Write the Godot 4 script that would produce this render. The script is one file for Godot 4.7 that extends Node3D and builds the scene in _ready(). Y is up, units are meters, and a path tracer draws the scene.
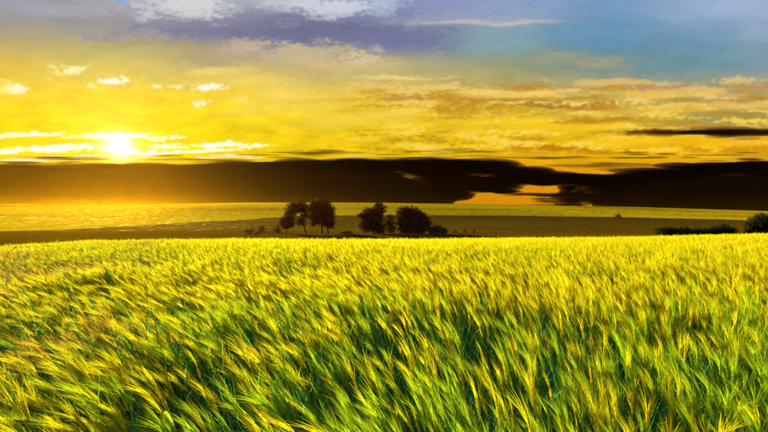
extends Node3D
# A barley field at sunset: a crest close by, a valley with a few trees, far fields and a dark bank of cloud under the sun.

const EYE := 1.75
const EXPOSURE := 3.45
const SUN_U := -0.822
const SUN_V := 0.194
const SKY_U := [-1.2, -0.8875, -0.575, -0.2625, 0.05, 0.3625, 0.675, 0.9875, 1.2]
const SKY_V := [0.6844, 0.5906, 0.5125, 0.4344, 0.3563, 0.2781, 0.1844, 0.1062, 0.0]
const SKY_TABLE := [
	[[0.3419, 0.3663, 0.4287], [0.3763, 0.402, 0.4851], [0.4851, 0.5149, 0.5776], [0.5149, 0.5457, 0.6105], [0.2623, 0.305, 0.5149], [0.2423, 0.3278, 0.5457], [0.2051, 0.3515, 0.5776], [0.305, 0.402, 0.6105], [0.305, 0.4287, 0.6105]],
	[[0.3515, 0.3419, 0.3515], [0.3515, 0.3613, 0.3916], [0.305, 0.305, 0.3763], [0.2232, 0.2423, 0.3763], [0.1878, 0.2051, 0.3763], [0.2831, 0.3515, 0.4851], [0.1714, 0.3278, 0.5149], [0.2623, 0.3916, 0.5776], [0.2623, 0.3763, 0.5457]],
	[[0.5149, 0.4125, 0.1714], [0.5029, 0.4564, 0.2051], [0.3763, 0.3278, 0.2423], [0.2232, 0.2232, 0.305], [0.1714, 0.1878, 0.305], [0.2232, 0.3515, 0.3763], [0.1413, 0.305, 0.4287], [0.1559, 0.314, 0.4452], [0.2051, 0.314, 0.4287]],
	[[0.7758, 0.5457, 0.0612], [0.7605, 0.6038, 0.1144], [0.6584, 0.5149, 0.1559], [0.5776, 0.4452, 0.1878], [0.4851, 0.4125, 0.1878], [0.3278, 0.3515, 0.1878], [0.2051, 0.305, 0.2831], [0.162, 0.2961, 0.3278], [0.1878, 0.2961, 0.3515]],
	[[0.956, 0.6795, 0.0319], [0.956, 0.7011, 0.0319], [0.9131, 0.6584, 0.0382], [0.855, 0.6105, 0.0704], [0.7529, 0.5149, 0.0612], [0.5776, 0.4125, 0.0612], [0.5149, 0.402, 0.1022], [0.4564, 0.3515, 0.1144], [0.4851, 0.3515, 0.1144]],
	[[0.956, 0.6939, 0.006], [0.9734, 0.7454, 0.0097], [0.956, 0.7157, 0.007], [0.8879, 0.6308, 0.0168], [0.7529, 0.5149, 0.013], [0.7529, 0.5149, 0.0168], [0.6795, 0.4564, 0.0319], [0.3763, 0.3278, 0.0908], [0.402, 0.305, 0.0802]],
	[[0.956, 0.6795, 0.003], [0.9734, 0.7305, 0.003], [0.9387, 0.6724, 0.0024], [0.8879, 0.6105, 0.003], [0.855, 0.5457, 0.0037], [0.8308, 0.4851, 0.0037], [0.8308, 0.4851, 0.003], [0.8714, 0.4851, 0.003], [0.7913, 0.402, 0.0048]],
	[[0.7529, 0.4287, 0.0024], [0.7913, 0.4851, 0.0024], [0.7529, 0.4287, 0.0024], [0.7157, 0.3763, 0.0024], [0.6795, 0.3278, 0.003], [0.7529, 0.305, 0.0037], [0.7529, 0.305, 0.0037], [0.6795, 0.2831, 0.0037], [0.6105, 0.2623, 0.0037]],
	[[0.5776, 0.2831, 0.0024], [0.6105, 0.305, 0.0024], [0.5776, 0.2831, 0.0024], [0.5776, 0.2623, 0.0024], [0.5776, 0.2423, 0.003], [0.6795, 0.2423, 0.0037], [0.6795, 0.2423, 0.0037], [0.5776, 0.2232, 0.0037], [0.5149, 0.2051, 0.0037]],
]
# drifting clouds: tangents of place and size, light they send, cover, raggedness
const SKY_CLOUDS := [
	[-1.1062, 0.6219, 0.2188, 0.0437, 0.3763, 0.3763, 0.4452, 0.6, 0.7],
	[-1.1219, 0.6469, 0.0938, 0.0187, 0.305, 0.3278, 0.4564, 0.5, 0.6],
	[-0.8875, 0.6156, 0.1875, 0.0312, 0.4287, 0.4287, 0.4851, 0.5, 0.8],
	[-0.7312, 0.5531, 0.1875, 0.0375, 0.3325, 0.314, 0.3515, 0.7, 0.8],
	[-0.4188, 0.5531, 0.2969, 0.0406, 0.1946, 0.1946, 0.314, 0.95, 0.5],
	[-0.1688, 0.5406, 0.2812, 0.0406, 0.162, 0.1683, 0.2874, 0.95, 0.5],
	[0.0344, 0.5156, 0.1875, 0.0312, 0.1812, 0.1946, 0.3515, 0.8, 0.6],
	[-0.575, 0.5844, 0.1875, 0.0281, 0.2462, 0.2462, 0.3419, 0.7, 0.6],
	[0.175, 0.6219, 0.1562, 0.0312, 0.2623, 0.314, 0.5149, 0.7, 0.7],
	[-0.6062, 0.6281, 0.1313, 0.0406, 0.6584, 0.6724, 0.6867, 0.95, 0.8],
	[-0.7312, 0.6406, 0.0625, 0.025, 0.5776, 0.6105, 0.6584, 0.7, 0.8],
	[-0.2625, 0.6406, 0.0938, 0.0312, 0.6105, 0.6445, 0.6867, 0.8, 0.8],
	[-0.1531, 0.6219, 0.1187, 0.0312, 0.6308, 0.6584, 0.7157, 0.9, 0.8],
	[0.0031, 0.6344, 0.0563, 0.0281, 0.4564, 0.5457, 0.6795, 0.7, 0.7],
	[-0.8094, 0.6438, 0.0187, 0.0125, 0.1559, 0.3763, 0.6445, 0.6, 0.5],
	[-0.5281, 0.4594, 0.0875, 0.0281, 0.4564, 0.3763, 0.2051, 0.75, 0.7],
	[-0.3875, 0.5031, 0.125, 0.0281, 0.5776, 0.4678, 0.305, 0.85, 0.7],
	[-0.2313, 0.4781, 0.15, 0.0312, 0.6105, 0.491, 0.2831, 0.8, 0.7],
	[-0.1062, 0.4469, 0.125, 0.0281, 0.6584, 0.5149, 0.2232, 0.7, 0.7],
	[-0.025, 0.4938, 0.0312, 0.0156, 0.5149, 0.4564, 0.4287, 0.7, 0.8],
	[-0.0813, 0.4594, 0.0437, 0.0125, 0.7305, 0.6105, 0.3763, 0.6, 0.7],
	[-0.4969, 0.4281, 0.0781, 0.0125, 0.9387, 0.7157, 0.1559, 0.8, 0.6],
	[-0.2313, 0.4188, 0.1875, 0.0187, 0.5776, 0.4452, 0.1714, 0.5, 0.8],
	[0.0813, 0.4094, 0.125, 0.0069, 0.8714, 0.6795, 0.2232, 0.8, 0.5],
	[0.3156, 0.575, 0.2344, 0.0081, 0.6105, 0.5457, 0.5149, 0.8, 0.4],
	[0.2375, 0.5844, 0.25, 0.0187, 0.402, 0.4125, 0.4851, 0.4, 0.7],
	[0.3625, 0.5125, 0.125, 0.0375, 0.2423, 0.3916, 0.4125, 0.5, 0.6],
	[0.6438, 0.5469, 0.1875, 0.0437, 0.1413, 0.3278, 0.5149, 0.5, 0.6],
	[0.675, 0.4531, 0.0813, 0.025, 0.3763, 0.3419, 0.2051, 0.7, 0.8],
	[0.5031, 0.4656, 0.0625, 0.0219, 0.402, 0.3763, 0.2232, 0.5, 0.8],
	[1.0969, 0.6219, 0.125, 0.0437, 0.3763, 0.4851, 0.6795, 0.6, 0.9],
	[1.1281, 0.5594, 0.0625, 0.0563, 0.3515, 0.4452, 0.5647, 0.5, 0.9],
	[0.9563, 0.5969, 0.125, 0.0219, 0.305, 0.4125, 0.6105, 0.4, 0.9],
	[0.1437, 0.3375, 0.1875, 0.0109, 0.552, 0.2623, 0.0212, 0.85, 0.8],
	[0.3937, 0.3406, 0.125, 0.0109, 0.491, 0.2232, 0.0232, 0.85, 0.8],
	[0.2687, 0.3, 0.125, 0.0125, 0.6105, 0.305, 0.013, 0.8, 0.9],
	[0.4875, 0.3781, 0.0938, 0.0081, 0.5149, 0.2623, 0.0212, 0.9, 0.8],
	[0.8, 0.3781, 0.0688, 0.0109, 0.552, 0.2423, 0.0612, 0.8, 0.9],
	[0.6438, 0.3719, 0.0625, 0.0094, 0.5776, 0.2831, 0.0262, 0.8, 0.9],
	[0.925, 0.3844, 0.0938, 0.0078, 0.4564, 0.2232, 0.1022, 0.7, 0.8],
	[0.4875, 0.3187, 0.0938, 0.0078, 0.402, 0.1714, 0.0168, 0.8, 0.8],
	[0.675, 0.3187, 0.0938, 0.0078, 0.4851, 0.2051, 0.013, 0.8, 0.9],
	[0.425, 0.3563, 0.1875, 0.0125, 0.9387, 0.6308, 0.1022, 0.8, 0.9],
	[0.7063, 0.3906, 0.125, 0.0094, 0.807, 0.5457, 0.1559, 0.8, 0.9],
	[0.9563, 0.3656, 0.1562, 0.0125, 0.855, 0.5271, 0.1144, 0.85, 0.9],
	[1.1281, 0.3969, 0.0563, 0.0094, 0.807, 0.5776, 0.1878, 0.8, 0.9],
	[0.7688, 0.35, 0.0938, 0.0125, 0.8714, 0.5457, 0.0908, 0.8, 0.9],
	[1.1281, 0.325, 0.125, 0.0109, 0.8714, 0.5457, 0.1144, 0.8, 0.9],
	[0.9563, 0.3156, 0.0437, 0.0094, 0.8308, 0.5149, 0.0802, 0.9, 0.9],
	[0.8, 0.3031, 0.125, 0.0125, 0.7529, 0.4564, 0.0452, 0.7, 0.9],
	[0.2687, 0.2625, 0.25, 0.0187, 0.9216, 0.6172, 0.0212, 0.7, 0.9],
	[0.55, 0.2625, 0.1875, 0.0219, 0.956, 0.6105, 0.013, 0.8, 0.9],
	[0.8, 0.2156, 0.25, 0.0187, 0.956, 0.5457, 0.0048, 0.85, 0.9],
	[1.05, 0.2, 0.1875, 0.0219, 0.9387, 0.5149, 0.0048, 0.85, 0.9],
	[0.675, 0.2781, 0.125, 0.0081, 0.5149, 0.2232, 0.007, 0.8, 0.9],
	[0.8, 0.2344, 0.1062, 0.0081, 0.4287, 0.1559, 0.006, 0.8, 0.9],
	[0.55, 0.1875, 0.1562, 0.0063, 0.5149, 0.1878, 0.0037, 0.8, 0.8],
	[1.0969, 0.1844, 0.125, 0.0094, 0.6445, 0.2623, 0.0037, 0.8, 0.9],
	[0.675, 0.1781, 0.0938, 0.0063, 0.5776, 0.2232, 0.0037, 0.7, 0.9],
	[0.8469, 0.2313, 0.1062, 0.0094, 0.1878, 0.0545, 0.0052, 0.85, 0.7],
	[-0.1688, 0.3406, 0.125, 0.0094, 0.8308, 0.4851, 0.0262, 0.6, 0.8],
	[-0.2938, 0.3563, 0.125, 0.0187, 0.956, 0.7305, 0.1559, 0.5, 0.9],
	[-0.3563, 0.3094, 0.1562, 0.0187, 0.9734, 0.7529, 0.0802, 0.6, 0.9],
	[-0.1062, 0.2844, 0.1562, 0.0219, 0.9387, 0.6795, 0.0612, 0.5, 0.9],
	[-0.4188, 0.3906, 0.125, 0.0187, 0.9216, 0.7011, 0.1274, 0.6, 0.9],
	[-1.1625, 0.375, 0.05, 0.0156, 1, 0.8308, 0.1559, 0.9, 0.9],
	[-1.125, 0.3781, 0.0219, 0.0125, 1, 0.9734, 0.5776, 0.95, 0.9],
	[-1.0125, 0.4469, 0.0281, 0.0078, 1, 0.8308, 0.2623, 0.8, 0.8],
	[-0.9437, 0.4344, 0.0187, 0.0094, 1, 0.956, 0.6105, 0.95, 0.8],
	[-0.975, 0.4281, 0.0375, 0.0094, 1, 0.855, 0.2623, 0.7, 0.9],
	[-0.8313, 0.3969, 0.0344, 0.0081, 1, 0.9734, 0.7529, 0.98, 0.7],
	[-0.8969, 0.3844, 0.0156, 0.0094, 1, 0.8879, 0.3515, 0.8, 0.8],
	[-0.6969, 0.3812, 0.0156, 0.0078, 1, 0.9387, 0.5149, 0.9, 0.8],
	[-0.6469, 0.3781, 0.0125, 0.0063, 1, 0.9131, 0.402, 0.8, 0.8],
	[-0.5563, 0.375, 0.0344, 0.0094, 1, 0.9734, 0.6795, 0.97, 0.7],
	[-0.5906, 0.3219, 0.0187, 0.0078, 1, 0.9734, 0.7157, 0.97, 0.7],
	[-0.4656, 0.3312, 0.0281, 0.0094, 1, 0.855, 0.2232, 0.7, 0.9],
	[-1.025, 0.4031, 0.0156, 0.0063, 1, 0.855, 0.1878, 0.6, 0.8],
	[-1.0312, 0.275, 0.0125, 0.0063, 1, 0.8714, 0.1559, 0.5, 0.8],
	[-1.0906, 0.2313, 0.0875, 0.0048, 1.98, 1.76, 0.99, 0.9, 0.9],
	[-1.1562, 0.2281, 0.025, 0.0035, 1.44, 1.28, 0.72, 0.9, 0.9],
	[-0.825, 0.225, 0.125, 0.0066, 2.7, 2.4, 1.35, 0.9, 0.9],
	[-0.7063, 0.2188, 0.0219, 0.0044, 1.8, 1.6, 0.9, 0.9, 0.9],
	[-1.075, 0.1875, 0.125, 0.0066, 2.16, 1.92, 1.08, 0.9, 0.9],
	[-1.1687, 0.1812, 0.05, 0.0044, 1.8, 1.6, 0.9, 0.9, 0.9],
	[-1.0063, 0.1812, 0.0563, 0.0066, 2.16, 1.92, 1.08, 0.9, 0.9],
	[-0.6375, 0.1938, 0.0688, 0.007, 2.34, 2.08, 1.17, 0.9, 0.9],
	[-0.5281, 0.1969, 0.0781, 0.0066, 2.16, 1.92, 1.08, 0.9, 0.9],
	[-0.4344, 0.1906, 0.0563, 0.0052, 1.44, 1.28, 0.72, 0.9, 0.9],
	[-0.6844, 0.175, 0.1062, 0.0052, 1.8, 1.6, 0.9, 0.9, 0.9],
	[-0.5594, 0.1781, 0.075, 0.0052, 1.98, 1.76, 0.99, 0.9, 0.9],
	[-0.8, 0.175, 0.0813, 0.0066, 2.7, 2.4, 1.35, 0.9, 0.9],
	[-1.075, 0.1562, 0.1437, 0.0039, 0.99, 0.88, 0.495, 0.9, 0.9],
	[-0.4969, 0.1594, 0.0938, 0.0044, 0.99, 0.88, 0.495, 0.9, 0.9],
]


var rng := RandomNumberGenerator.new()
var soft := FastNoiseLite.new()
var streaky := FastNoiseLite.new()
var patch := FastNoiseLite.new()
var used := {}

# ---------------------------------------------------------------- helpers

func numbered(called: String) -> String:
	var n: int = used.get(called, 0)
	used[called] = n + 1
	return called if n == 0 else "%s_%03d" % [called, n]

func tag(o: Node, label: String, category: String, group := "", kind := "") -> void:
	o.set_meta("label", label)
	if category: o.set_meta("category", category)
	if group: o.set_meta("group", group)
	if kind: o.set_meta("kind", kind)

func thing(called: String, at: Vector3, label: String, category: String, group := "", kind := "") -> Node3D:
	var o := Node3D.new()
	o.name = numbered(called)
	add_child(o, true)
	o.position = at
	tag(o, label, category, group, kind)
	return o

func fresh() -> Dictionary:
	return {"p": PackedVector3Array(), "c": PackedColorArray()}

func tri(a: Dictionary, p: Vector3, q: Vector3, r: Vector3, c: Color) -> void:
	a.p.push_back(p); a.p.push_back(q); a.p.push_back(r)
	a.c.push_back(c); a.c.push_back(c); a.c.push_back(c)

func quad(a: Dictionary, p: Vector3, q: Vector3, r: Vector3, s: Vector3, c: Color) -> void:
	tri(a, p, q, r, c); tri(a, p, r, s, c)

func tube(a: Dictionary, path: Array, radii: Array, sides: int, c: Color) -> void:
	var rings := []
	for i in path.size():
		var along: Vector3 = (path[mini(i + 1, path.size() - 1)] - path[maxi(i - 1, 0)]).normalized()
		var side := along.cross(Vector3(0.31, 0.2, 0.93)).normalized()
		var other := along.cross(side)
		var ring := []
		for k in sides:
			var t := TAU * k / sides
			ring.append(path[i] + (side * cos(t) + other * sin(t)) * radii[i])
		rings.append(ring)
	for i in path.size() - 1:
		for k in sides:
			var n := (k + 1) % sides
			quad(a, rings[i][k], rings[i][n], rings[i + 1][n], rings[i + 1][k], c)

func blade(a: Dictionary, path: Array, across: Vector3, width: float, c: Color) -> void:
	# a leaf or an awn: widest near its base, running out in a point
	var n := path.size() - 1
	for i in n:
		var t0 := float(i) / n
		var t1 := float(i + 1) / n
		var w0 := across * width * (0.5 if i == 0 else 0.5 * (1.0 - t0 * t0))
		var w1 := across * width * 0.5 * (1.0 - t1 * t1)
		if i == n - 1:
			tri(a, path[i] - w0, path[i + 1], path[i] + w0, c)
		else:
			quad(a, path[i] - w0, path[i + 1] - w1, path[i + 1] + w1, path[i] + w0, c)

func add_surface(m: ArrayMesh, a: Dictionary, mat: Material) -> void:
	if a.p.is_empty(): return
	var arr := []
	arr.resize(Mesh.ARRAY_MAX)
	arr[Mesh.ARRAY_VERTEX] = a.p
	arr[Mesh.ARRAY_COLOR] = a.c
	m.add_surface_from_arrays(Mesh.PRIMITIVE_TRIANGLES, arr)
	m.surface_set_material(m.get_surface_count() - 1, mat)

func mesh_of(a: Dictionary, mat: Material) -> ArrayMesh:
	var m := ArrayMesh.new()
	add_surface(m, a, mat)
	return m

func part(called: String, m: Mesh, parent: Node3D) -> MeshInstance3D:
	var o := MeshInstance3D.new()
	o.name = called
	o.mesh = m
	parent.add_child(o, true)
	return o

func paint(rough: float, backlight := 0.0) -> StandardMaterial3D:
	var m := StandardMaterial3D.new()
	m.vertex_color_use_as_albedo = true
	m.roughness = rough
	m.metallic_specular = 0.08
	m.cull_mode = BaseMaterial3D.CULL_DISABLED
	if backlight > 0.0:
		m.backlight_enabled = true
		m.backlight = Color(backlight, backlight, backlight)
	return m

func table(xs: Array, ys: Array, x: float) -> float:
	if x <= xs[0]: return ys[0]
	for i in xs.size() - 1:
		if x <= xs[i + 1]:
			return lerpf(ys[i], ys[i + 1], (x - xs[i]) / (xs[i + 1] - xs[i]))
	return ys[-1]

# ---------------------------------------------------------------- sky

func sky_base(u: float, v: float) -> Vector3:
	var i := 0
	while i < SKY_U.size() - 2 and u > SKY_U[i + 1]: i += 1
	var j := 0
	while j < SKY_V.size() - 2 and v < SKY_V[j + 1]: j += 1
	var s := clampf((u - SKY_U[i]) / (SKY_U[i + 1] - SKY_U[i]), 0, 1)
	var t := clampf((v - SKY_V[j]) / (SKY_V[j + 1] - SKY_V[j]), 0, 1)
	var a: Array = SKY_TABLE[j][i]
	var b: Array = SKY_TABLE[j][i + 1]
	var c: Array = SKY_TABLE[j + 1][i]
	var d: Array = SKY_TABLE[j + 1][i + 1]
	return Vector3(a[0], a[1], a[2]).lerp(Vector3(b[0], b[1], b[2]), s).lerp(Vector3(c[0], c[1], c[2]).lerp(Vector3(d[0], d[1], d[2]), s), t)

func make_sky() -> Sky:
	var w := 3072
	var h := 1536
	var data := PackedFloat32Array()
	data.resize(w * h * 3)
	var high := Vector3(0.2, 0.27, 0.42)      # cloudy blue overhead
	var sun := Vector3(SUN_U, SUN_V, -1).normalized()
	for y in h / 2 + 2:
		var el := (0.5 - (y + 0.5) / h) * PI
		var te := tan(el)
		var ce := cos(el)
		for x in w:
			var az := wrapf((x + 0.5) / w * TAU, -PI, PI)
			var ca := cos(az)
			var v := te / maxf(ca, 0.45)
			var u := clampf(tan(clampf(az, -1.2, 1.2)), -2.5, 2.5)
			var dir := Vector3(sin(az) * ce, sin(el), -ca * ce)
			var c: Vector3
			var ahead := absf(az) < 1.02 and v < 0.85
			var deck := dir / (dir.y + 0.12)           # places on a flat layer of cloud high above
			var n := soft.get_noise_3d(deck.x * 40, deck.z * 40, 0)
			var wu := u
			var wv := v
			if ahead:
				var k := streaky.get_noise_2d(u * 260, v * 700)
				var k2 := soft.get_noise_2d(u * 300 + 900, v * 900)
				wu += 0.05 * k + 0.02 * k2
				wv += 0.012 * k + 0.008 * k2
			c = sky_base(wu, wv)
			# away from the sunset the same air turns from gold to the blue of the rest of the sky
			var away := smoothstep(0.95, 2.3, absf(az + 0.25))
			var low := smoothstep(0.6, 0.1, sin(el))
			c = c.lerp(Vector3(0.2, 0.22, 0.28).lerp(Vector3(0.3, 0.22, 0.1), low), away)
			c = c.lerp(high, smoothstep(0.6, 1.1, v))
			c *= 1.0 + 0.35 * n * smoothstep(0.25, 0.6, v)
			if ahead:
				var rag := streaky.get_noise_2d(u * 420 + 500, v * 1500)
				var fine := soft.get_noise_2d(u * 900, v * 2600)
				var tiny := soft.get_noise_2d(u * 3600 + 77, v * 8000)
				var mu := wu + 0.012 * tiny
				var mv := wv + 0.004 * tiny + 0.004 * fine
				var gold := smoothstep(0.45, 0.3, v) * smoothstep(0.05, 0.2, v)
				c *= 1.0 + gold * (0.16 * rag + 0.1 * fine)
				var mott := smoothstep(-0.35, 0.15, u) * smoothstep(0.15, 0.19, v) * smoothstep(0.41, 0.37, v + 0.02 * rag)
				var k3 := streaky.get_noise_2d(u * 330 + 40, v * 2300) + 0.35 * tiny
				c = c.lerp(Vector3(0.97, 0.68, 0.07).lerp(Vector3(0.85, 0.6, 0.22), smoothstep(0.27, 0.38, v)), mott * smoothstep(0.02, 0.3, k3) * 0.85)
				c = c.lerp(Vector3(0.5, 0.26, 0.015), mott * smoothstep(-0.1, -0.42, k3) * 0.8)
				for f in SKY_CLOUDS:
					var du: float = (mu - f[0]) / f[2]
					if absf(du) > 2.6: continue
					var dv: float = (mv - f[1]) / f[3]
					if absf(dv) > 2.6: continue
					var dd := sqrt(du * du + dv * dv)
					var cover: float = f[7] * smoothstep(1.5, 0.35, dd + f[8] * (rag * 0.9 + fine * 0.8 + tiny * (1.9 if f[3] < 0.013 and f[2] < 0.06 else 0.8)))
					if cover > 0.0:
						c = c.lerp(Vector3(f[4], f[5], f[6]), cover)
				c *= 1.0 + 0.08 * fine + 0.05 * tiny
			var off := acos(clampf(dir.dot(sun), -1, 1)) * 57.3
			c += Vector3(1.0, 0.8, 0.3) * (5.0 * exp(-off * off / 1.6) + 0.7 * exp(-off / 1.6) + 0.08 * exp(-off / 7.0))
			c /= EXPOSURE
			var at := (y * w + x) * 3
			data[at] = c.x; data[at + 1] = c.y; data[at + 2] = c.z
	var below := PackedFloat32Array()
	for at in range((h / 2 + 2) * w * 3, w * h * 3, 3):
		data[at] = 0.1; data[at + 1] = 0.08; data[at + 2] = 0.02
	var im := Image.create_from_data(w, h, false, Image.FORMAT_RGBF, data.to_byte_array())
	var m := PanoramaSkyMaterial.new()
	m.panorama = ImageTexture.create_from_image(im)
	var s := Sky.new()
	s.sky_material = m
	return s

# ---------------------------------------------------------------- lie of the land

func smooth_max(a: float, b: float, k: float) -> float:
	var h := clampf(0.5 + 0.5 * (a - b) / k, 0, 1)
	return lerpf(b, a, h) + k * h * (1 - h)

func skyline(u: float) -> float:
	return table([-1.2, -0.9, -0.42, 0.0, 0.4, 0.8, 1.2, 1.6], [0.0165, 0.0115, 0.019, 0.0185, 0.0125, 0.005, -0.008, -0.014], u)

func height(x: float, z: float) -> float:
	var d := maxf(-z, absf(x) / 1.7)
	if d <= 0.0: return 0.0
	var u := clampf(x / maxf(d, 5.0), -1.5, 1.5)
	var a := table([-1.3, -1.2, -0.9, -0.4, 0.0, 0.7, 1.2, 1.4], [0.0043, 0.0041, 0.0029, 0.0028, 0.0030, 0.0028, 0.0021, 0.0019], u)
	var near := -a * d * d + 0.06 * soft.get_noise_2d(x * 5, z * 5)
	if d < 35.0: return near
	var t := clampf((d - 110.0) / 590.0, 0, 1)
	var top := skyline(u)
	var ratio := top - (top + 0.083) * (1 - t) * (1 - t)
	var far := EYE + ratio * maxf(d, 110.0)
	if d > 700.0: far = EYE + top * 700.0 - (d - 700.0) * 0.03
	far += 0.4 * soft.get_noise_2d(x * 0.6, z * 0.6)
	return smooth_max(near, far, 1.5)

func ground_at(x: float, z: float) -> Vector3:
	return Vector3(x, height(x, z), z)

func gold_edge(u: float) -> float:
	# how far away the golden far crop begins
	return table([-1.3, -1.0, -0.75, -0.4, -0.25, 0.4, 1.3], [140, 165, 215, 285, 330, 350, 335], u)

func make_ground(mat: Material) -> void:
	var radii := [0.0]
	var r := 0.6
	while r < 60.0:
		radii.append(r); r *= 1.12
	while r < 760.0:
		radii.append(r); r += maxf(4.0, r * 0.03)
	for q in [850.0, 1000.0, 1300.0, 1800.0, 2500.0, 4000.0]: radii.append(q)
	var st := SurfaceTool.new()
	st.begin(Mesh.PRIMITIVE_TRIANGLES)
	var steps := 240
	for i in radii.size():
		for k in steps + 1:
			var t := TAU * k / steps
			var x: float = radii[i] * sin(t)
			var z: float = -radii[i] * cos(t)
			var d := maxf(-z, 0.01)
			var u := x / maxf(d, absf(x) / 1.7)
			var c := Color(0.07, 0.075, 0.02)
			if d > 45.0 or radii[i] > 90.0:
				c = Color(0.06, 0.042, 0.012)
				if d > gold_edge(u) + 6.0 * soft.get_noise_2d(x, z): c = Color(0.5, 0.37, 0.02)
			st.set_color(c)
			st.add_vertex(ground_at(x, z))
	for i in radii.size() - 1:
		for k in steps:
			var a := i * (steps + 1) + k
			var b := a + steps + 1
			for q in [a, b, b + 1, a, b + 1, a + 1]: st.add_index(q)
	st.generate_normals()
	st.set_material(mat)
	var o := part(numbered("ground"), st.commit(), self)
	tag(o, "rolling farmland soil under the crops, reaching to the horizon", "ground", "", "structure")

# ---------------------------------------------------------------- barley

func stem_path(base: Vector3, h: float, start: float, bend: float, yaw: float, n: int) -> Array:
	# bends over towards -x, the way the wind goes; returns points and the last angle
	var path := [base]
	var p := base
	var side := Vector3(-cos(yaw), 0, sin(yaw))
	var ang := start
	for i in n:
		ang = start + bend * pow((i + 1.0) / n, 2.0)
		p += (Vector3.UP * cos(ang) + side * sin(ang)) * h / n
		path.append(p)
	return [path, ang, side]

func barley(ear: Dictionary, awn: Dictionary, stem: Dictionary, leaves: Array, base: Vector3, fine: bool, many := 1.0) -> void:
	var h := rng.randf_range(0.66, 0.84)
	var yaw := rng.randf_range(-0.5, 0.5)
	var got := stem_path(base, h, rng.randf_range(-0.08, 0.1), rng.randf_range(0.05, 0.35), yaw, 5 if fine else 3)
	var path: Array = got[0]
	var side: Vector3 = got[2]
	var ang: float = got[1]
	var green := rng.randf()
	var stem_color := Color(0.2, 0.32, 0.03).lerp(Color(0.5, 0.42, 0.03), green)
	var radii := []
	for i in path.size(): radii.append(lerpf(0.0021, 0.0014, float(i) / path.size()) * (1.0 if fine else 1.6))
	tube(stem, path, radii, 3, stem_color)
	# the ear goes on from the stem and nods further
	var ear_len := rng.randf_range(0.075, 0.105)
	var nod := rng.randf_range(0.05, 0.45)
	var n := 8 if fine else 3
	var p: Vector3 = path[-1]
	var spine := [p]
	var dirs := []
	for i in n:
		var t := ang + nod * (i + 1.0) / n
		var d := Vector3.UP * cos(t) + side * sin(t)
		dirs.append(d)
		p += d * ear_len / n
		spine.append(p)
	var shade := rng.randf_range(0.8, 1.1)
	var ear_color := Color(0.66, 0.6, 0.02) * shade
	var er := []
	for i in n + 1:
		var t := float(i) / n
		er.append((0.0055 * sin(PI * (0.12 + 0.82 * t)) * (1.0 + (0.28 if i % 2 else -0.12)) + 0.0007) * (1.0 if fine else 1.25))
	tube(ear, spine, er, 5 if fine else 3, ear_color)
	var flat := side.cross(Vector3.UP).rotated(side, rng.randf_range(-1.2, 1.2)).normalized()
	var count := int((26 if fine else 14) * many)
	for i in count:
		var t := (i + 0.5) / count
		var s := minf(t * n, n - 1.0)
		var from: Vector3 = spine[int(s)].lerp(spine[int(s) + 1], s - int(s))
		var d: Vector3 = dirs[int(s)]
		var out := flat * (1.0 if i % 2 else -1.0) + d.cross(flat) * rng.randf_range(-0.8, 0.8)
		var spread := rng.randf_range(0.05, 0.3)
		var l := rng.randf_range(0.1, 0.16)
		var mid := from + (d + out * spread).normalized() * l * 0.5
		var droop := (d + out * spread * 0.9 + side * 0.18 - Vector3.UP * 0.08).normalized()
		var tip := mid + droop * l * 0.5
		var across := d.cross(out).normalized().rotated(d, rng.randf_range(-1.5, 1.5))
		var c := Color(0.76, 0.71, 0.025) * rng.randf_range(0.8, 1.1)
		if fine:
			blade(awn, [from, mid, tip], across, 0.0016, c)
		else:
			blade(awn, [from, tip], across, 0.0036, c)
	# leaves along the stem
	for k in (4 if fine else 3):
		var t := [0.12, 0.34, 0.58, 0.8][k] as float
		if not fine: t = [0.25, 0.55, 0.82][k]
		var s := t * (path.size() - 1)
		var from: Vector3 = path[int(s)].lerp(path[int(s) + 1], s - int(s))
		var dirn := Vector3(-1, 0, 0).rotated(Vector3.UP, rng.randf_range(-2.2, 2.2))
		var l := rng.randf_range(0.16, 0.3)
		var w := rng.randf_range(0.009, 0.014) * (1.0 if fine else 1.4)
		var lift := rng.randf_range(0.9, 1.35)
		var drop := rng.randf_range(0.6, 1.9)
		var pts := [from]
		var q := from
		var m := 5 if fine else 3
		for i in m:
			var e := lift - drop * float(i) / m
			q += (Vector3.UP * sin(e) + dirn * cos(e)) * l / m
			pts.append(q)
		var pick := rng.randf()
		var c := Color(0.09, 0.3, 0.05).lerp(Color(0.3, 0.42, 0.03), rng.randf())
		if pick < 0.3: c = Color(0.05, 0.34, 0.15)
		elif pick > 0.86: c = Color(0.5, 0.38, 0.04)
		var one: Dictionary = leaves[mini(k, leaves.size() - 1)]
		blade(one, pts, dirn.cross(Vector3.UP).normalized(), w, c * rng.randf_range(0.8, 1.15))

func tuft(fine: bool, stalks: int, radius: float, ear_mat: Material, leaf_mat: Material) -> ArrayMesh:
	var e := fresh()
	var l := fresh()
	for i in stalks:
		var a := rng.randf() * TAU
		var r := radius * sqrt(rng.randf())
		barley(e, e, l, [l], Vector3(cos(a) * r, 0, sin(a) * r), fine)
	var m := ArrayMesh.new()
	add_surface(m, e, ear_mat)
	add_surface(m, l, leaf_mat)
	return m

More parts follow.
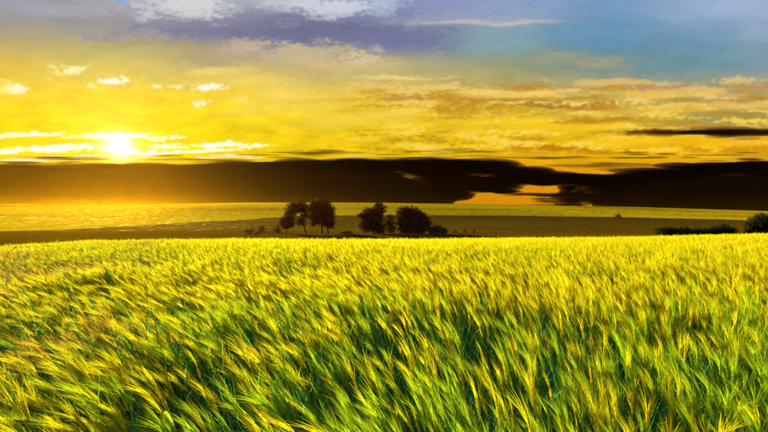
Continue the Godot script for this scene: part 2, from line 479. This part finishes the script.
func leafy(ear_mat: Material, leaf_mat: Material) -> ArrayMesh:
	# young green shoots low in the crop
	var l := fresh()
	for i in 9:
		var a := rng.randf() * TAU
		var p := Vector3(cos(a), 0, sin(a)) * 0.07 * sqrt(rng.randf())
		var dirn := Vector3(-1, 0, 0).rotated(Vector3.UP, rng.randf() * TAU)
		var l2 := rng.randf_range(0.35, 0.8)
		var e0 := rng.randf_range(1.2, 1.5)
		var drop := rng.randf_range(0.2, 1.3)
		var pts := [p]
		for k in 5:
			var e := e0 - drop * pow(k / 5.0, 1.5)
			p += (Vector3.UP * sin(e) + dirn * cos(e)) * l2 / 5
			pts.append(p)
		var c := Color(0.04, 0.36, 0.16).lerp(Color(0.26, 0.48, 0.04), rng.randf())
		blade(l, pts, dirn.cross(Vector3.UP), rng.randf_range(0.009, 0.015), c)
	return mesh_of(l, leaf_mat)

func wind(x: float, z: float) -> Vector2:
	# how far the crop lies over: strongly to the left on the left, almost upright on the right, with eddies
	var d := maxf(-z, 1.5)
	var u := clampf(x / d, -1.4, 1.4)
	var a := lerpf(-0.55, 0.12, smoothstep(-1.1, 0.8, u))
	a += 0.28 * patch.get_noise_2d(x * 22, z * 22) + 0.2 * soft.get_noise_2d(x * 90, z * 90)
	var b := -0.05 + 0.28 * patch.get_noise_2d(x * 20 + 700, z * 20)
	return Vector2(a, b)

func lean(x: float, z: float, size: float, loose: float) -> Transform3D:
	var w := wind(x, z) + Vector2(rng.randf_range(-loose, loose), rng.randf_range(-loose, loose))
	var ang := minf(w.length(), 1.05)
	var basis := Basis(Vector3.UP, rng.randf_range(-0.7, 0.7))
	if ang > 0.001:
		var dir := Vector3(w.x, 0, w.y).normalized()
		basis = Basis(Vector3.UP.cross(dir).normalized(), ang) * basis
	return Transform3D(basis.scaled(Vector3.ONE * size), ground_at(x, z) - Vector3(0, 0.01, 0))

func ripeness(x: float, z: float) -> Color:
	# dry, bleached and greener patches of the crop
	var n := patch.get_noise_2d(x * 9, z * 9)
	var m := soft.get_noise_2d(x * 40, z * 40)
	var c := Color(1, 1, 1).lerp(Color(0.9, 0.98, 0.9), smoothstep(0.0, 0.5, n + 0.3 * m))
	var d := maxf(-z, 1.0)
	var dry := smoothstep(0.05, 0.3, patch.get_noise_2d(x * 30 + 300, z * 30 + 40) + 0.4 * m) * smoothstep(-0.45, -0.9, x / d)
	c = c.lerp(Color(0.72, 0.52, 4.0), dry * 0.75)
	# the edge of the field ripens last: more and more of its plants are still green there
	if rng.randf() < smoothstep(-4.2, -1.2, z + 2.5 * patch.get_noise_2d(x * 25 + 50, z * 25)) * smoothstep(-1.6, 0.3, x / d) * 0.75:
		c *= Color(0.55, 0.86, 1.4)
	return c * rng.randf_range(0.86, 1.1)

func multi(called: String, m: Mesh, spots: Array, tints: Array, parent: Node3D) -> void:
	var mm := MultiMesh.new()
	mm.transform_format = MultiMesh.TRANSFORM_3D
	mm.use_colors = true
	mm.mesh = m
	mm.instance_count = spots.size()
	for i in spots.size():
		mm.set_instance_transform(i, spots[i])
		mm.set_instance_color(i, tints[i])
	var o := MultiMeshInstance3D.new()
	o.name = called
	o.multimesh = mm
	o.set_meta("kind", "stuff")
	parent.add_child(o, true)

func thin_spot(x: float, z: float) -> bool:
	# places where the crop has parted and the green under it shows
	return patch.get_noise_2d(x * 60 + 90, z * 60) + 0.5 * soft.get_noise_2d(x * 150, z * 150) > 0.3

func make_crop(ear_mat: Material, leaf_mat: Material) -> void:
	var crop := thing("barley_crop", Vector3.ZERO, "golden bearded barley filling the foreground, blown over by the wind", "barley", "", "stuff")
	var near_meshes := []
	for i in 10: near_meshes.append(tuft(true, 3, 0.1, ear_mat, leaf_mat))
	var mid_meshes := []
	for i in 8: mid_meshes.append(tuft(false, 7, 0.18, ear_mat, leaf_mat))
	var shoots := []
	for i in 4: shoots.append(leafy(ear_mat, leaf_mat))
	var near_spots := []; var near_tints := []
	for i in near_meshes.size(): near_spots.append([]); near_tints.append([])
	var mid_spots := []; var mid_tints := []
	for i in mid_meshes.size(): mid_spots.append([]); mid_tints.append([])
	var shoot_spots := []; var shoot_tints := []
	for i in shoots.size(): shoot_spots.append([]); shoot_tints.append([])
	# close by
	for i in 11000:
		var x := rng.randf_range(-8.5, 8.5)
		var z := rng.randf_range(-5.2, 0.6)
		if absf(x) > 3.0 - z * 1.35 or Vector2(x, z).length() < 0.75: continue
		if z > -2.3 and z < -0.9 and rng.randf() < 0.12: continue
		var k := rng.randi() % near_meshes.size()
		if thin_spot(x, z) and rng.randf() < 0.6: continue
		near_spots[k].append(lean(x, z, rng.randf_range(0.9, 1.12), 0.14)); near_tints[k].append(ripeness(x, z))
	for i in 20000:
		var x := rng.randf_range(-8.5, 8.5)
		var z := rng.randf_range(-7.0, 0.6)
		if absf(x) > 3.0 - z * 1.35 or Vector2(x, z).length() < 0.6: continue
		var k := rng.randi() % shoots.size()
		shoot_spots[k].append(lean(x, z, rng.randf_range(0.8, 1.3), 0.2)); shoot_tints[k].append(Color(1, 1, 1) * rng.randf_range(0.8, 1.2))
	# up to the crest and over it
	for i in 150000:
		var z := -sqrt(rng.randf_range(4.6 * 4.6, 34.0 * 34.0))
		var x := rng.randf_range(-1, 1) * (2.5 - z * 1.35)
		if z > -9.0 and thin_spot(x, z) and rng.randf() < 0.4: continue
		var k := rng.randi() % mid_meshes.size()
		mid_spots[k].append(lean(x, z, rng.randf_range(0.88, 1.14), 0.14)); mid_tints[k].append(ripeness(x, z))
	for i in near_meshes.size(): multi("barley_tuft", near_meshes[i], near_spots[i], near_tints[i], crop)
	for i in mid_meshes.size(): multi("barley_tuft", mid_meshes[i], mid_spots[i], mid_tints[i], crop)
	for i in shoots.size(): multi("green_shoot", shoots[i], shoot_spots[i], shoot_tints[i], crop)

func make_front_plants(ear_mat: Material, leaf_mat: Material) -> void:
	# the plants of the front rows, one by one
	var kinds := []
	for i in 8:
		var ear := fresh(); var awn := fresh(); var stem := fresh()
		var leaves := [fresh(), fresh(), fresh(), fresh()]
		barley(ear, awn, stem, leaves, Vector3.ZERO, true)
		var root := Node3D.new()
		part("stem", mesh_of(stem, leaf_mat), root)
		var e := part("ear", mesh_of(ear, ear_mat), root)
		part("awns", mesh_of(awn, ear_mat), e).set_meta("kind", "stuff")
		for l in leaves: part("leaf", mesh_of(l, leaf_mat), root)
		kinds.append(root)
	for i in 160:
		var z := rng.randf_range(-2.1, -1.0)
		var x := rng.randf_range(-1.15, 1.15) * -z
		var o: Node3D = kinds[i % 8].duplicate()
		o.name = numbered("barley_plant")
		add_child(o, true)
		o.transform = lean(x, z, rng.randf_range(0.95, 1.12), 0.14)
		tag(o, "single bearded barley plant in the front rows along the bottom of the view", "barley plant", "barley plants in the front rows")
	for k in kinds: k.free()

# ---------------------------------------------------------------- far fields

func clump(n: int, wide: float, deep: float, tall: float, thick: float, colors: Array, mat: Material) -> ArrayMesh:
	var a := fresh()
	for i in n:
		var p := Vector3(rng.randf_range(-wide, wide) * 0.5, -0.05, rng.randf_range(-deep, deep) * 0.5)
		var t := rng.randf() * TAU
		var side := Vector3(cos(t), 0, sin(t)) * thick * 0.5
		var tip := p + Vector3(rng.randf_range(-0.35, 0.15) * tall, tall * rng.randf_range(0.6, 1.1), rng.randf_range(-0.2, 0.2) * tall)
		tri(a, p - side, tip, p + side, colors[rng.randi() % colors.size()])
	return mesh_of(a, mat)

func make_far_fields(mat: Material) -> void:
	var crop := thing("far_crop", Vector3.ZERO, "golden crop on the long slope beyond the trees", "crop", "", "stuff")
	var golds := [Color(0.46, 0.36, 0.012), Color(0.5, 0.41, 0.015), Color(0.36, 0.29, 0.012)]
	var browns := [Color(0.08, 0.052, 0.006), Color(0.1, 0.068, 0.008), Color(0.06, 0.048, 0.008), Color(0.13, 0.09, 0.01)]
	var ms := []; var sp := []; var ti := []
	for i in 4:
		ms.append(clump(70, 4.0, 3.0, 0.9, 0.09, golds, mat)); sp.append([]); ti.append([])
	for i in 60000:
		var d := sqrt(rng.randf_range(140.0 * 140.0, 735.0 * 735.0))
		var u := rng.randf_range(-1.45, 1.45)
		var x := u * d
		if d < gold_edge(u) + 5.0 * soft.get_noise_2d(x, d): continue
		# drilled bands of the crop, some riper than others
		var band := streaky.get_noise_2d(x * 0.15, d * 1.4)
		var k := i % 4
		sp[k].append(Transform3D(Basis(Vector3.UP, rng.randf_range(-0.6, 0.6)).scaled(Vector3(1, rng.randf_range(0.8, 1.2), 1)), ground_at(x, -d)))
		ti[k].append(Color(1, 1, 1).lerp(Color(0.55, 0.48, 0.7), smoothstep(0.05, 0.5, band)) * rng.randf_range(0.85, 1.1))
	for k in 4: multi("crop_tuft", ms[k], sp[k], ti[k], crop)
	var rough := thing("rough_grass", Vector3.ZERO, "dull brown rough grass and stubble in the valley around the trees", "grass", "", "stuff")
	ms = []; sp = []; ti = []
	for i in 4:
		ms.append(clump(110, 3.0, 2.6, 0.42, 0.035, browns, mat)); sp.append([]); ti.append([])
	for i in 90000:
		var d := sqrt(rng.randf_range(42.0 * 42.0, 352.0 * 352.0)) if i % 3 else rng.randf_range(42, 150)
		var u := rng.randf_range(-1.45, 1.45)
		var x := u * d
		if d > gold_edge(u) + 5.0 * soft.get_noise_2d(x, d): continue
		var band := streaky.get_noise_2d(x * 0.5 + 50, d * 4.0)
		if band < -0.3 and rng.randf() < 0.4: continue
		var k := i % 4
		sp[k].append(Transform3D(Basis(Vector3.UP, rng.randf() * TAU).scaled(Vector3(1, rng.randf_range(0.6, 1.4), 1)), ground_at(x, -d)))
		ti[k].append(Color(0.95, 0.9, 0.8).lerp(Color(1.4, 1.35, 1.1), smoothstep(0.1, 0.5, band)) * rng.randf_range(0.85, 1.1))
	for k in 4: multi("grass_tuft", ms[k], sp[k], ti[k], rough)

# ---------------------------------------------------------------- trees and bushes

func limb_path(a: Vector3, b: Vector3, sag: float) -> Array:
	var out := []
	for i in 5:
		var t := i / 4.0
		out.append(a.lerp(b, t) + Vector3(rng.randf_range(-1, 1), 0, rng.randf_range(-1, 1)) * sag * sin(PI * t) + Vector3.UP * sag * sin(PI * t))
	return out

func tree(called: String, u: float, d: float, lobes: Array, trunks: Array, thick: float, leaf: float, density: float, tint: Color, leaf_mat: Material, bark_mat: Material, label: String, category: String, group := "") -> void:
	# lobes: centre x, y, z and half width, half height, half depth, measured from the foot of the tree; trunks: x of foot, x and y of fork
	var root := thing(called, ground_at(u * d, -d) - Vector3(0, 0.1, 0), label, category, group)
	var bark := Color(0.05, 0.03, 0.02)
	for tr in trunks:
		var a := fresh()
		var foot := Vector3(tr[0], -0.4, 0)
		var fork := Vector3(tr[1], tr[2], 0)
		tube(a, limb_path(foot, fork, 0.15), [thick * 1.35, thick, thick * 0.9, thick * 0.8, thick * 0.7], 7, bark)
		part("trunk", mesh_of(a, bark_mat), root)
		for lb in lobes:
			var c := Vector3(lb[0], lb[1], lb[2])
			if absf(c.x - fork.x) > 5.5: continue
			var b := fresh()
			tube(b, limb_path(fork, c + Vector3(0, lb[4] * 0.4, 0), 0.4), [thick * 0.6, thick * 0.5, thick * 0.4, thick * 0.3, thick * 0.12], 5, bark)
			part("limb", mesh_of(b, bark_mat), root)
	var f := fresh()
	for lb in lobes:
		var c := Vector3(lb[0], lb[1], lb[2])
		var s := Vector3(lb[3], lb[4], lb[5]) * 1.08
		var n := int(1.5 * density * (s.x * s.y + s.y * s.z + s.x * s.z) * 2.2)
		for i in n:
			var dir := Vector3(rng.randfn(), rng.randfn(), rng.randfn()).normalized()
			var r := pow(rng.randf(), 0.4) * (1.0 + 0.22 * rng.randfn() * 0.6)
			var at := c + dir * s * r
			if at.y < 0.1: continue
			var puff := rng.randf_range(0.25, 0.6) * minf(1.0, s.y * 0.5)
			var shade := rng.randf_range(0.65, 1.3)
			for k in 9:
				var p := at + Vector3(rng.randfn(), rng.randfn() * 0.7, rng.randfn()) * puff
				var x := Vector3(rng.randfn(), rng.randfn(), rng.randfn()).normalized()
				var y := x.cross(Vector3(rng.randfn(), rng.randfn(), rng.randfn())).normalized()
				var w := leaf * rng.randf_range(0.6, 1.2)
				quad(f, p - x * w, p + y * w * 0.5, p + x * w, p - y * w * 0.5, tint * shade)
	part("crown", mesh_of(f, leaf_mat), root)

func bush(u: float, d: float, wide: float, tall: float, tint: Color, leaf_mat: Material, bark_mat: Material, label: String, group: String, density := 2.2) -> void:
	var lobes := []
	var n := maxi(2, int(wide / 1.6))
	for i in n:
		var t := (i + 0.5) / n - 0.5
		var hh := tall * 0.5 * rng.randf_range(0.75, 1.05) * (1.0 - 0.9 * t * t)
		lobes.append([t * wide * 0.8, hh * 0.98, rng.randf_range(-0.5, 0.5), wide / n * 0.75, hh, minf(wide * 0.4, 1.8)])
	tree("shrub", u, d, lobes, [[0.0, 0.1, tall * 0.3]], 0.09, 0.2, density * 1.4, tint, leaf_mat, bark_mat, label, "shrub", group)

func make_trees(leaf_mat: Material, bark_mat: Material) -> void:
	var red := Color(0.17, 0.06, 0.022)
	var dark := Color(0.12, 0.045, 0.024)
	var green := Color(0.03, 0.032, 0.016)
	var g := "trees in the valley"
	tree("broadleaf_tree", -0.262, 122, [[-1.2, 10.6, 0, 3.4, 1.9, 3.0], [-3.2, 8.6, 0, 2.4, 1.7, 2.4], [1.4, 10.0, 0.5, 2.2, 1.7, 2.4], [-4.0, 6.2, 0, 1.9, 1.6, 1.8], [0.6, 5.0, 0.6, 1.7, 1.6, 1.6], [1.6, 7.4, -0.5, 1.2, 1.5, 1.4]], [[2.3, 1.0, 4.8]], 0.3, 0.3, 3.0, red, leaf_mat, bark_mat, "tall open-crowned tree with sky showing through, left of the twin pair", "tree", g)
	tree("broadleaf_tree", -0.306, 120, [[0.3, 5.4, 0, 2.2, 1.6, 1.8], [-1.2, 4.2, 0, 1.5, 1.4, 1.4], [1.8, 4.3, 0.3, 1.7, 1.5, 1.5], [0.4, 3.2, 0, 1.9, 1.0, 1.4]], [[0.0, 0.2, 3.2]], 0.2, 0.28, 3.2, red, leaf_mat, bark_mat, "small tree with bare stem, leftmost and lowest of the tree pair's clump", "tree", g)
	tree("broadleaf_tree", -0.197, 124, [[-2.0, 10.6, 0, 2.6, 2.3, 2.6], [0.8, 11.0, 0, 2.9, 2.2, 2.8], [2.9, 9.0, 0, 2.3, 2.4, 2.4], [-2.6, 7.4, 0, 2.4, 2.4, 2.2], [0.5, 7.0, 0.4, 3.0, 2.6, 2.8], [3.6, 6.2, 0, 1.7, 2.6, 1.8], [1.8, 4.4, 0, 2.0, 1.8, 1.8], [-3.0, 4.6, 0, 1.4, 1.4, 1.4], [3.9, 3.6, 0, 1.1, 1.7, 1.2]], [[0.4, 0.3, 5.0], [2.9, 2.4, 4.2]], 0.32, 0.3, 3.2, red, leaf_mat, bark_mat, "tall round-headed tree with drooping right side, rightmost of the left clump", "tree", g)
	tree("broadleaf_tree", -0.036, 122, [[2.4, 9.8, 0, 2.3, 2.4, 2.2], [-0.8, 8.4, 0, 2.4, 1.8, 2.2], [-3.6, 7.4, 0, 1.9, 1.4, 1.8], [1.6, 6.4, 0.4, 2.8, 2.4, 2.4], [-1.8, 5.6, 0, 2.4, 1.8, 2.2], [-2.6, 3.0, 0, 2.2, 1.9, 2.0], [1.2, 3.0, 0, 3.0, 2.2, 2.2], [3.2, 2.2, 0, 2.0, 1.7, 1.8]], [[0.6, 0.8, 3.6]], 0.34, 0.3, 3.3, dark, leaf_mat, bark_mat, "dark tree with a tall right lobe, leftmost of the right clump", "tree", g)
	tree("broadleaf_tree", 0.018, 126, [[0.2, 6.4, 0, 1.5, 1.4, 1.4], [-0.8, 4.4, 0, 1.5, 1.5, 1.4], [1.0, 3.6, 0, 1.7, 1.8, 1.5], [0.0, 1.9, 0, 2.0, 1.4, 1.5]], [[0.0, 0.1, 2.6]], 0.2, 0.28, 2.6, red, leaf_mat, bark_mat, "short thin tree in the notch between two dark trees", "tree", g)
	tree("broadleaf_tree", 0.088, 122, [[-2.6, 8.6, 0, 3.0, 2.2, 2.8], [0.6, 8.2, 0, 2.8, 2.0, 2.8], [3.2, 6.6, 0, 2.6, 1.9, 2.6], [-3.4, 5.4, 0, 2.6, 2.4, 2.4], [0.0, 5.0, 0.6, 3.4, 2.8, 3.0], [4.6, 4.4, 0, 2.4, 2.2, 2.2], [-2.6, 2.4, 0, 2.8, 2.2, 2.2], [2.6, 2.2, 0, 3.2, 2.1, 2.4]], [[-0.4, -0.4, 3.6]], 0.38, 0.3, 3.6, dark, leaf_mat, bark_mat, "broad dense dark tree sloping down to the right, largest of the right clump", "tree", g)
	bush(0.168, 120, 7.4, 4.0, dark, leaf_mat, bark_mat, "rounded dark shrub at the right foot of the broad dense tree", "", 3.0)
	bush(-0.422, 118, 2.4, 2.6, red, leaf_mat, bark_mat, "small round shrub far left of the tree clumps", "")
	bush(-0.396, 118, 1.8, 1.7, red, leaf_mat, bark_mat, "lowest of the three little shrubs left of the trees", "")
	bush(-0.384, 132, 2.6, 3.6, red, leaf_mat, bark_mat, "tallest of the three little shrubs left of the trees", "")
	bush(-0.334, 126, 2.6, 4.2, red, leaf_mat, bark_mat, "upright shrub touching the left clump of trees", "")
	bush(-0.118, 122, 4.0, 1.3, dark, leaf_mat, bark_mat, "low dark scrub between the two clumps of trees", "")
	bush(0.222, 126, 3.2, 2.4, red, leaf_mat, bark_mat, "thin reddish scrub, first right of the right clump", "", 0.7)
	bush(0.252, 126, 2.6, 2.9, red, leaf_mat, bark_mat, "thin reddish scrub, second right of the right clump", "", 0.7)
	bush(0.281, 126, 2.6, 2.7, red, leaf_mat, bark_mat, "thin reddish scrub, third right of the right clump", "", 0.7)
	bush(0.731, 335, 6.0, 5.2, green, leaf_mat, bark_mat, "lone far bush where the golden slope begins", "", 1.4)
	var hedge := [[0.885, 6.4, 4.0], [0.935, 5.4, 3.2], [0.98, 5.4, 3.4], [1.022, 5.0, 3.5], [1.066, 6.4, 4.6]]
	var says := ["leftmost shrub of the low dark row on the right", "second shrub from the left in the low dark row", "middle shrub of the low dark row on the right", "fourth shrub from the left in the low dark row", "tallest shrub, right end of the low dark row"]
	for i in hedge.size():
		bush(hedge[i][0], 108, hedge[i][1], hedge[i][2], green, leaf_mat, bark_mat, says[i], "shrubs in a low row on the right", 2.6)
	tree("broadleaf_tree", 1.178, 106, [[0, 5.6, 0, 2.6, 1.9, 2.4], [-2.4, 3.8, 0, 2.0, 1.8, 2.0], [2.4, 4.4, 0, 2.4, 2.0, 2.2], [0.2, 2.6, 0.4, 3.2, 2.2, 2.6], [-3.4, 1.8, 0, 1.6, 1.6, 1.6], [4.4, 2.8, 0, 2.4, 2.4, 2.2]], [[0.0, 0.2, 2.8]], 0.26, 0.28, 3.2, green, leaf_mat, bark_mat, "dark tree at the right edge above the low row of shrubs", "tree", g)

# ---------------------------------------------------------------- clouds

func bank_top(u: float) -> float:
	return table([-1.9, -1.2, -1.0, -0.8, -0.57, -0.4, -0.2, 0.0, 0.3, 0.45, 0.6, 0.72, 0.8, 0.9, 1.2, 1.7], [0.15, 0.139, 0.145, 0.145, 0.139, 0.15, 0.162, 0.165, 0.156, 0.137, 0.112, 0.108, 0.128, 0.15, 0.16, 0.17], u)

func core(root: Node3D, ru: float, rv: float, deep: float, boxy: float, mat: Material) -> void:
	# the solid heart of a bank: a long pillow with a gently rolling skin
	var far := -root.position.z
	var s := Vector3(ru * far, rv * far, deep)
	var st := SurfaceTool.new()
	st.begin(Mesh.PRIMITIVE_TRIANGLES)
	var nu := 240
	var nv := 40
	for j in nv + 1:
		var b := PI * (float(j) / nv - 0.5)
		for i in nu + 1:
			var a := TAU * (i % nu) / nu
			var ca := signf(cos(a)) * pow(absf(cos(a)), boxy)
			var sa := signf(sin(a)) * pow(absf(sin(a)), boxy)
			var cb := pow(absf(cos(b)), boxy)
			var sb := signf(sin(b)) * pow(absf(sin(b)), boxy)
			var p := Vector3(ca * cb, sb, sa * cb) * s
			var q := root.position + p
			p.y *= 1.0 + 0.1 * patch.get_noise_3d(q.x * 0.12, q.y * 0.3, q.z * 0.15)
			st.add_vertex(p)
	for j in nv:
		for i in nu:
			var a := j * (nu + 1) + i
			var b := a + nu + 1
			for k in [a, b, b + 1, a, b + 1, a + 1]: st.add_index(k)
	st.generate_normals()
	st.set_material(mat)
	part("core", st.commit(), root)

func puff(root: Node3D, u: float, v: float, ru: float, rv: float, fog: FogMaterial) -> void:
	# one soft roll of cloud, lying level, its long side across the line of sight
	var far := -root.position.z + rng.randf_range(-60, 60)
	var w := FogVolume.new()
	w.name = "roll"
	w.shape = RenderingServer.FOG_VOLUME_SHAPE_ELLIPSOID
	w.size = Vector3(2 * ru * far, 2 * rv * far, clampf(rv * far * 2.5, 26.0, 90.0))
	w.position = Vector3(u * far, EYE + v * far, -far) - root.position
	w.rotation = Vector3(0, 0, rng.randf_range(-0.012, 0.012))
	w.material = fog
	root.add_child(w, true)

func bank(u: float, far: float, label: String) -> Node3D:
	return thing("storm_cloud", Vector3(u * far, EYE + 0.03 * far, -far), label, "cloud", "dark clouds along the horizon")

func rolls(root: Node3D, u0: float, u1: float, n: int, low: float, long: float, high: float, fog: FogMaterial) -> void:
	# rolls heaped under the upper edge of the bank, and shreds along it
	for i in n:
		var u := lerpf(u0, u1, (i + rng.randf()) / n)
		var rv := high * rng.randf_range(0.5, 1.2)
		var top := bank_top(u) - 0.004 + 0.006 * rng.randfn()
		puff(root, u, maxf(top - rv - absf(rng.randfn()) * low, 0.07), long * rng.randf_range(0.5, 1.3), rv, fog)
		if i % 2 == 0:
			puff(root, lerpf(u0, u1, rng.randf()), bank_top(u) + 0.005 * rng.randfn(), long * rng.randf_range(0.3, 0.8), rng.randf_range(0.0016, 0.004), fog)

func streak(u: float, v: float, ru: float, rv: float, far: float, n: int, fog: FogMaterial, label: String) -> void:
	var root := thing("cloud_streak", Vector3(u * far, EYE + v * far, -far), label, "cloud", "thin dark streaks of cloud")
	for i in n:
		var t := rng.randf_range(-1, 1)
		var thin := 1.0 - 0.75 * absf(t)
		puff(root, u + t * ru * 0.8, v + rng.randfn() * rv * 0.4 * thin, ru * rng.randf_range(0.12, 0.45), maxf(0.0015, rv * rng.randf_range(0.2, 0.55) * thin), fog)

func make_clouds(mat: Material) -> void:
	var fog := FogMaterial.new()
	fog.density = 0.03
	fog.albedo = Color(0.24, 0.15, 0.12)
	var left := bank(-0.85, 3000, "long dark bank of cloud on the horizon beneath the sun")
	core(left, 0.98, 0.092, 300, 0.5, mat)
	rolls(left, -1.7, 0.3, 110, 0.012, 0.12, 0.016, fog)
	for i in 60: puff(left, rng.randf_range(-0.1, 0.24), rng.randf_range(0.0, 0.13), rng.randf_range(0.03, 0.09), rng.randf_range(0.01, 0.02), fog)
	var right := bank(1.78, 3050, "dark bank of cloud on the horizon at the right edge")
	core(right, 1.12, 0.075, 300, 0.6, mat)
	rolls(right, 0.74, 1.8, 76, 0.02, 0.1, 0.016, fog)
	for i in 50: puff(right, rng.randf_range(0.66, 1.1), rng.randf_range(-0.005, 0.1), rng.randf_range(0.05, 0.1), rng.randf_range(0.01, 0.018), fog)
	var arch := bank(0.42, 2950, "dark cloud arching over the orange gap at the horizon")
	for i in 80:
		var u := rng.randf_range(0.15, 0.85)
		var rv := rng.randf_range(0.006, 0.014)
		puff(arch, u, lerpf(0.07 + rv, bank_top(u) - rv, rng.randf()), rng.randf_range(0.05, 0.13), rv, fog)
	for i in 34: puff(arch, rng.randf_range(0.18, 0.4), rng.randf_range(0.054, 0.08), rng.randf_range(0.03, 0.06), rng.randf_range(0.005, 0.01), fog)
	for i in 40: puff(arch, rng.randf_range(0.56, 0.75), rng.randf_range(0.0, 0.08), rng.randf_range(0.02, 0.05), rng.randf_range(0.006, 0.012), fog)
	for i in 16: puff(arch, rng.randf_range(0.4, 0.6), rng.randf_range(0.04, 0.05), rng.randf_range(0.03, 0.07), rng.randf_range(0.003, 0.005), fog)
	for i in 18: puff(arch, rng.randf_range(0.48, 0.62), rng.randf_range(0.01, 0.04), rng.randf_range(0.02, 0.06), rng.randf_range(0.002, 0.004), fog)
	var thin := FogMaterial.new()
	thin.density = 0.011
	thin.albedo = Color(0.34, 0.2, 0.13)
	streak(0.2, 0.178, 0.18, 0.012, 2700, 26, thin, "thin dark streak of cloud above the tree clumps")
	streak(-0.2, 0.176, 0.16, 0.014, 2750, 30, thin, "thin dark streak of cloud between the sun and the tree clumps")
	streak(-0.5, 0.152, 0.14, 0.006, 2700, 10, thin, "thin dark streak of cloud just right of the sun")
	streak(0.72, 0.135, 0.24, 0.012, 2650, 34, thin, "very thin dark streak, left tip of the right bank")
	streak(0.5, 0.16, 0.22, 0.010, 2600, 26, thin, "very thin dark streak over the cloud arching the orange gap")
	streak(1.08, 0.238, 0.36, 0.022, 2600, 64, thin, "dark streak of cloud high above the right bank")

# ---------------------------------------------------------------- all of it

func _ready() -> void:
	rng.seed = 4711
	soft.seed = 3; soft.noise_type = FastNoiseLite.TYPE_SIMPLEX_SMOOTH; soft.frequency = 0.01; soft.fractal_octaves = 4
	streaky.seed = 8; streaky.noise_type = FastNoiseLite.TYPE_SIMPLEX_SMOOTH; streaky.frequency = 0.012; streaky.fractal_octaves = 5
	patch.seed = 21; patch.noise_type = FastNoiseLite.TYPE_SIMPLEX_SMOOTH; patch.frequency = 0.01; patch.fractal_octaves = 2

	var cam := Camera3D.new()
	cam.name = "camera"
	cam.fov = 68.0
	cam.near = 0.05
	cam.far = 12000.0
	cam.position = Vector3(0, EYE, 0)
	cam.rotation_degrees.x = -1.25
	add_child(cam)
	cam.current = true

	var env := Environment.new()
	env.background_mode = Environment.BG_SKY
	env.sky = make_sky()
	env.tonemap_mode = Environment.TONE_MAPPER_LINEAR
	env.tonemap_exposure = EXPOSURE
	env.sdfgi_enabled = true
	env.ssao_enabled = true
	env.ssil_enabled = true
	env.volumetric_fog_enabled = true
	env.volumetric_fog_density = 0.00003
	env.volumetric_fog_albedo = Color(1.0, 0.74, 0.2)
	env.volumetric_fog_anisotropy = 0.82
	var around := WorldEnvironment.new()
	around.name = "surroundings"
	around.environment = env
	add_child(around)

	var sun := DirectionalLight3D.new()
	sun.name = "sun"
	sun.light_energy = 1.6
	sun.light_color = Color(1.0, 0.92, 0.42)
	sun.light_angular_distance = 0.6
	sun.shadow_enabled = true
	add_child(sun)
	sun.look_at_from_position(Vector3(SUN_U, SUN_V, -1) * 100, Vector3.ZERO)

	var soil := paint(0.95)
	var ear_mat := paint(0.5, 1.0)
	var leaf_mat := paint(0.5, 1.0)
	var far_mat := paint(0.8, 0.9)
	var tree_leaf := paint(0.7, 0.3)
	var bark := paint(0.9)
	var cloud_mat := StandardMaterial3D.new()
	cloud_mat.albedo_color = Color(0.13, 0.075, 0.06)
	cloud_mat.roughness = 1.0
	cloud_mat.metallic_specular = 0.0

	make_ground(soil)
	make_clouds(cloud_mat)
	make_far_fields(far_mat)
	make_trees(tree_leaf, bark)
	make_crop(ear_mat, leaf_mat)
	make_front_plants(ear_mat, leaf_mat)
